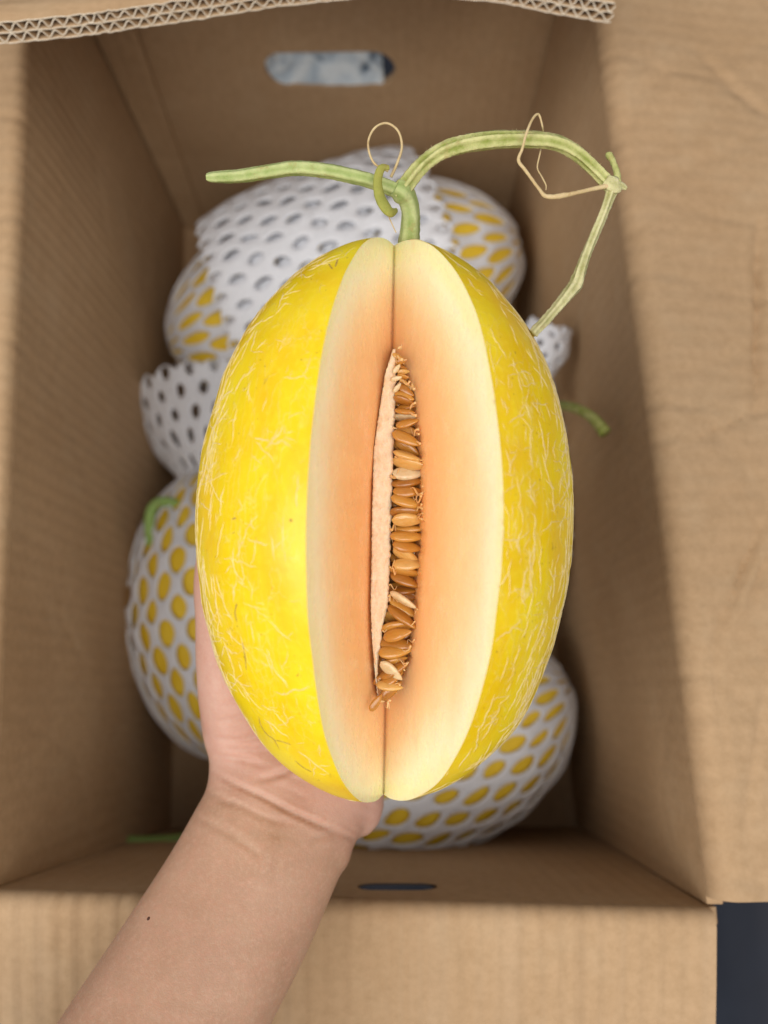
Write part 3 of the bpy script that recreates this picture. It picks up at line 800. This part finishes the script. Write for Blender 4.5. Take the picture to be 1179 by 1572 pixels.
# stem, vine, tendrils
def held_tube(name, pts, mat, parent=melon, n=60, **kw):
    P = spline(pts, n)
    V, F = tube([MI @ at_d(p[0], p[1], p[2]) for p in P], [p[3] * p[2] / FPX for p in P], **kw)
    me_ = mesh(name, V, F); at_ = me_.attributes.new('rib', 'FLOAT', 'POINT'); at_.data.foreach_set('value', RIB[:len(V)])
    return link(name, me_, mat, parent)
stem = held_tube("stem", [(628, 374, .262, 17), (629, 362, .260, 15.5), (630, 345, .258, 14.5), (630, 325, .256, 14), (625, 306, .254, 15), (616, 294, .252, 17), (606, 287, .251, 13)], M_STEM, seg=20, lobes=5, lob=.06, twist=.05, rough=.05)
held_tube("vine", [(622, 297, .252, 11), (575, 279, .252, 10.5), (540, 270, .252, 10.5), (500, 262, .253, 10.5), (455, 258, .254, 10.5), (415, 263, .254, 10), (370, 270, .255, 9.5), (330, 272, .255, 8), (317, 272, .255, 5)], M_STEM, stem, n=90, seg=20, lobes=5, lob=.12, twist=.03, rough=.07)
vine = held_tube("vine", [(606, 300, .252, 11), (622, 285, .251, 11), (640, 263, .250, 10.5), (662, 243, .249, 10), (690, 228, .248, 11), (740, 217, .247, 11.5), (800, 214, .247, 10.5), (850, 218, .247, 10), (885, 234, .247, 9.5), (912, 258, .247, 9), (940, 287, .247, 9.5)], M_VINE, stem, n=110, seg=20, lobes=5, lob=.32, twist=.05, flat=.8, rough=.10)
held_tube("vine", [(941, 283, .247, 10), (935, 305, .247, 7), (922, 338, .247, 6.5), (905, 378, .247, 6.5), (893, 410, .246, 7.5), (884, 436, .246, 9.5), (872, 452, .245, 8.5), (850, 478, .244, 7), (832, 498, .243, 7), (818, 512, .242, 6.5)], M_VINE2, stem, n=80, seg=18, lobes=5, lob=.26, twist=.09, rough=.16)
held_tube("vine_node", [(930, 276, .246, 8), (938, 282, .246, 10.5), (946, 287, .246, 10), (954, 286, .246, 6), (962, 290, .246, 2.5)], M_VINE2, stem, n=24, seg=14, lobes=3, lob=.12, rough=.25)
held_tube("broken_shoot", [(948, 284, .246, 6), (947, 265, .246, 5), (941, 248, .246, 4.5), (935, 237, .246, 5.5), (934, 234, .246, 3)], M_VINE, stem, n=24, seg=10, rough=.2)
held_tube("tendril", [(596, 263, .251, 1.8), (574, 250, .250, 1.8), (565, 222, .249, 1.8), (574, 198, .249, 1.8), (593, 189, .249, 1.8), (611, 201, .249, 1.9), (617, 225, .250, 2.0), (610, 250, .250, 2.2), (600, 272, .251, 2.4)], M_DRY, stem, n=70, seg=8)
held_tube("tendril", [(597, 257, .248, 4), (586, 258, .247, 6), (580, 275, .246, 7), (582, 298, .2455, 8.5), (590, 316, .245, 9.5), (600, 326, .246, 7.5), (609, 323, .249, 3.5)], M_TEND, stem, n=50, seg=14, flat=.55, rough=.05)
held_tube("tendril", [(594, 325, .250, 1), (600, 340, .252, 1), (608, 357, .254, .9)], M_DRY, stem, n=20, seg=6)
held_tube("tendril", [(944, 283, .246, 4.5), (915, 289, .245, 3.6), (885, 296, .244, 3.2), (860, 301, .244, 4.2), (838, 301, .244, 3.4), (826, 288, .244, 2.6), (807, 262, .244, 2.6), (796, 246, .244, 2.8), (802, 228, .243, 2.2), (808, 205, .242, 2.2), (818, 182, .243, 2.0), (827, 176, .244, 1.8), (833, 195, .245, 1.4)], M_DRY, stem, n=120, seg=8, rough=.15)
held_tube("tendril", [(833, 195, .2455, 1.3), (834, 212, .250, 1.3), (828, 240, .251, 1.3), (825, 258, .251, 1.2), (832, 272, .250, 1.3), (838, 284, .250, 1.2), (838, 292, .250, .9)], M_DRY, stem, n=60, seg=6, rough=.2)
# short hairs on the vine
V = []; F = []; rh = random.Random(4)
me_v = vine.data
for k in range(700):
    v = me_v.vertices[rh.randrange(len(me_v.vertices))]; p = v.co; nr = (v.normal + Vector((rh.uniform(-.4, .4), rh.uniform(-.4, .4), rh.uniform(-.4, .4)))).normalized()
    L = rh.uniform(.0004, .0011); t = nr.orthogonal().normalized() * .00006; b = nr.cross(t).normalized() * .00006; i0 = len(V)
    V += [p + t, p - t * .5 + b * .87, p - t * .5 - b * .87, p + nr * L]; F += [(i0, i0 + 1, i0 + 3), (i0 + 1, i0 + 2, i0 + 3), (i0 + 2, i0, i0 + 3)]
hr = link("hairs", mesh("hairs", V, F), M_DRY, stem); hr['kind'] = 'stuff'

# ------------------------------------------------------------------ the hand and forearm
HV = []; HF = []
def loft(secs, n=40, seg=28, sq=2.3):
    """secs: (px, py, d, half width m, half thickness m, width direction (x, y in picture), depth tilt of that direction)"""
    S = spline([(*at_d(s[0], s[1], s[2]), s[3], s[4], s[5][0], s[5][1], s[6] if len(s) > 6 else 0) for s in secs], n); o0 = len(HV)
    P = [Vector(s[:3]) for s in S]
    for i, s in enumerate(S):
        t = (P[min(i + 1, n - 1)] - P[max(i - 1, 0)]).normalized()
        wd = (RT * s[5] - UP * s[6] + FW * s[7]); wd = (wd - t * wd.dot(t)).normalized(); th = t.cross(wd).normalized()
        for k in range(seg):
            a = 2 * math.pi * k / seg; c, sn = math.cos(a), math.sin(a)
            c = abs(c) ** (2 / sq) * (1 if c >= 0 else -1); sn = abs(sn) ** (2 / sq) * (1 if sn >= 0 else -1)
            HV.append(P[i] + wd * (c * s[3]) + th * (sn * s[4]))
    HF.extend(grid_faces(n, seg, True, o0)); HF.append(tuple(o0 + k for k in range(seg - 1, -1, -1))); HF.append(tuple(o0 + (n - 1) * seg + k for k in range(seg)))
def digit(pts, n=30, seg=16):
    S = spline([(*p, r) for p, r in pts], n); o0 = len(HV)
    V, F = tube([s[:3] for s in S], [s[3] for s in S], seg=seg)
    HV.extend(V); HF.extend([tuple(o0 + q for q in f) for f in F])
    blob(Vector(S[-1][:3]), (S[-1][3],) * 3)
def blob(c, r, axes=None, nu=14, nv=20):
    o0 = len(HV); ax = axes or (RT, UP, FW)
    for i in range(nu + 1):
        t = math.pi * i / nu
        for k in range(nv):
            q = 2 * math.pi * k / nv; s = max(math.sin(t), .01)
            HV.append(Vector(c) + ax[0] * (r[0] * s * math.cos(q)) + ax[1] * (r[1] * s * math.sin(q)) + ax[2] * (r[2] * math.cos(t)))
    HF.extend(grid_faces(nu + 1, nv, True, o0)); HF.append(tuple(o0 + k for k in range(nv - 1, -1, -1))); HF.append(tuple(o0 + nu * nv + k for k in range(nv)))
wdir = (.90, .42)
loft([(30, 1960, .225, .036, .031, (.88, .47)), (150, 1770, .243, .0325, .028, (.88, .47)), (255, 1575, .262, .0298, .0235, (.89, .45)), (354, 1405, .277, .0287, .0205, (.90, .44)), (405, 1305, .285, .0279, .0190, (.91, .41)),
      (432, 1248, .290, .0284, .0180, wdir), (456, 1178, .297, .0335, .0175, wdir), (474, 1100, .305, .0375, .0165, wdir), (500, 1010, .317, .0375, .0145, (.96, .3)), (532, 930, .326, .0385, .0125, (.98, .15)), (545, 895, .329, .037, .010, (1, .1))], n=90, seg=40)
# ball of the thumb, heel of the hand on the little-finger side
blob(at_d(386, 1120, .296), (.0175, .030, .0165), ((RT * .95 + UP * .25).normalized(), (UP * .95 - RT * .25).normalized(), FW))
blob(at_d(503, 1172, .297), (.0165, .030, .0150), ((RT * .85 + UP * .5).normalized(), (UP * .85 - RT * .5).normalized(), FW))
blob(at_d(520, 1290, .287), (.0052, .011, .009))
def under(x, y, rad, lat=None):
    """A point under the melon, finger radius `rad` off its skin (melon coordinates)."""
    R = Rr(y) if abs(y) < MA else .01
    z = -math.sqrt(max(1e-6, R * R - x * x)); k = (R + rad * .85) / R
    return MW @ Vector((x * k, y, z * k))
def finger(x0, y0, x1, y1, r0, r1, kn):
    pts = []
    for k in range(6):
        f = k / 5; x = x0 + (x1 - x0) * f; y = y0 + (y1 - y0) * f; r = r0 + (r1 - r0) * f
        r *= 1.0 + (.07 if k in (2, 4) else -.03)
        pts.append((under(x, y, r), r))
    digit(pts, n=40)
finger(-.0300, -.034, -.0255, .036, .0092, .0068, 0)
finger(-.0115, -.030, -.0060, .047, .0096, .0070, 1)
finger(.0075, -.032, .0130, .042, .0092, .0068, 2)
finger(.0235, -.042, .0310, .022, .0082, .0060, 3)
digit([(at_d(404, 1165, .299), .0160), (at_d(372, 1090, .293), .0150), (at_d(352, 1015, .2905), .0120), (at_d(343, 950, .2890), .0100), (at_d(340, 895, .2885), .0098), (at_d(344, 845, .2890), .0092), (at_d(352, 800, .2900), .0075)], n=50, seg=20)
me = mesh("hand_raw", HV, HF); raw = bpy.data.objects.new("hand_raw", me); COL.objects.link(raw)
md = raw.modifiers.new("r", 'REMESH'); md.mode = 'VOXEL'; md.voxel_size = .0010
bpy.context.view_layer.update(); hm = evaluated(raw); bpy.data.objects.remove(raw)
nV = len(hm.vertices); co = np.empty(nV * 3); hm.vertices.foreach_get('co', co); co = co.reshape(-1, 3)
ed = np.empty(len(hm.edges) * 2, int); hm.edges.foreach_get('vertices', ed); ed = ed.reshape(-1, 2)
deg = np.bincount(ed.ravel(), minlength=nV)[:, None].clip(1)
def smooth(x, lam):
    s = np.zeros_like(x)
    for d in range(x.shape[1]):
        s[:, d] = np.bincount(ed[:, 0], x[ed[:, 1], d], nV) + np.bincount(ed[:, 1], x[ed[:, 0], d], nV)
    return x + lam * (s / deg - x)
for it in range(34): co = smooth(co, .55); co = smooth(co, -.50)
for it in range(6): co = smooth(co, .5)
hm.vertices.foreach_set('co', co.ravel()); hm.update()
nr = np.empty(nV * 3); hm.vertices.foreach_get('normal', nr); nr = nr.reshape(-1, 3)
v = co - np.array(CAM); dd = v @ np.array(FW)
PX = PW / 2 + FPX * (v @ np.array(RT)) / dd; PY = PH / 2 - FPX * (v @ np.array(UP)) / dd
facing = np.clip(-(nr * v).sum(1) / np.linalg.norm(v, axis=1) * 2.0, 0, 1)
def dist_line(pl):
    pl = spline(pl, 40); best = np.full(nV, 1e9); tt = np.zeros(nV)
    for a in range(len(pl) - 1):
        A, B = pl[a], pl[a + 1]; ab = B - A; t = np.clip(((PX - A[0]) * ab[0] + (PY - A[1]) * ab[1]) / (ab @ ab), 0, 1)
        q = np.hypot(PX - A[0] - t * ab[0], PY - A[1] - t * ab[1]); m = q < best; best[m] = q[m]; tt[m] = (a + t[m]) / (len(pl) - 1)
    return best, tt
disp = np.zeros(nV)
def groove(pl, depth, width, lip=.15, ends=True):
    global disp
    d, t = dist_line(pl); env = np.clip(np.sin(np.pi * np.clip(t, .02, .98)), 0, 1) ** .5 if ends else 1.0
    disp -= depth * env * np.exp(-(d / width) ** 2) * facing
    disp += depth * lip * env * np.exp(-((d - width * 2.0) / width) ** 2) * facing
groove([(326, 1184), (360, 1204), (400, 1222), (440, 1243), (490, 1266), (528, 1282), (548, 1290)], .0013, 4.0)
groove([(322, 1216), (370, 1238), (410, 1256), (440, 1266)], .0005, 4.5)
groove([(300, 1252), (360, 1285), (400, 1315)], .0004, 5)
groove([(398, 1196), (425, 1190), (455, 1176), (480, 1160)], .0012, 5)
groove([(330, 1160), (370, 1166), (405, 1176)], .0006, 4)
groove([(328, 1134), (370, 1136), (420, 1126)], .0006, 4)
groove([(330, 1108), (360, 1104), (395, 1092)], .0005, 4)
groove([(335, 1084), (360, 1076), (385, 1062)], .0004, 4)
groove([(345, 1150), (390, 1152), (430, 1150)], .0005, 4)
rw = random.Random(3)
for k in range(46):
    x0, y0 = rw.uniform(325, 560), rw.uniform(1090, 1275); L_ = rw.uniform(18, 60); a_ = .42 + rw.uniform(-.35, .25)
    groove([(x0, y0), (x0 + L_ * .5 * math.cos(a_), y0 + L_ * .5 * math.sin(a_) + rw.uniform(-3, 3)), (x0 + L_ * math.cos(a_), y0 + L_ * math.sin(a_))], rw.uniform(.0001, .00028), rw.uniform(2.2, 3.2), .1)
groove([(420, 1282), (412, 1310), (392, 1365)], -.0010, 17, 0)      # tendon
groove([(452, 1290), (440, 1320), (425, 1350)], -.0003, 14, 0)
groove([(480, 1290), (505, 1282), (525, 1290)], .0006, 5)
co = co + nr * disp[:, None]
# keep the flesh out of the melon: press it flush to the skin
loc = (co - np.array(MC)) @ np.array(MROT.to_3x3())
q = np.sqrt((loc[:, 0] / MR) ** 2 + (loc[:, 1] / MA) ** 2 + (loc[:, 2] / MR) ** 2)
lim = 1.004; m = q < lim
loc[m] *= (lim / q[m])[:, None]
co = loc @ np.array(MROT.to_3x3()).T + np.array(MC)
base = Vector(at_d(432, 1248, .29)); co0 = co - np.array(base)
hm.vertices.foreach_set('co', co0.ravel()); hm.update()
at = hm.attributes.new("palm", 'FLOAT', 'POINT')
line = (PX - 440) * .40 - (PY - 1238) * .90          # above the wrist crease
pv = np.clip(.5 + line / 80, 0, 1) * np.clip(.3 + facing, 0, 1)
at.data.foreach_set('value', pv.astype(np.float32))
hm.materials.clear()
hand = link("person", hm, M_SKIN)
hand.location = base
hand['label'] = "bare left forearm and open hand reaching in from the lower left, carrying the cut melon"
hand['category'] = "person"
# mole on the forearm: nearest skin point
k = int(np.argmin(np.where(facing > .3, np.hypot(PX - 227, PY - 1410), 1e9))); MOLE.inputs[1].default_value = tuple(co[k])
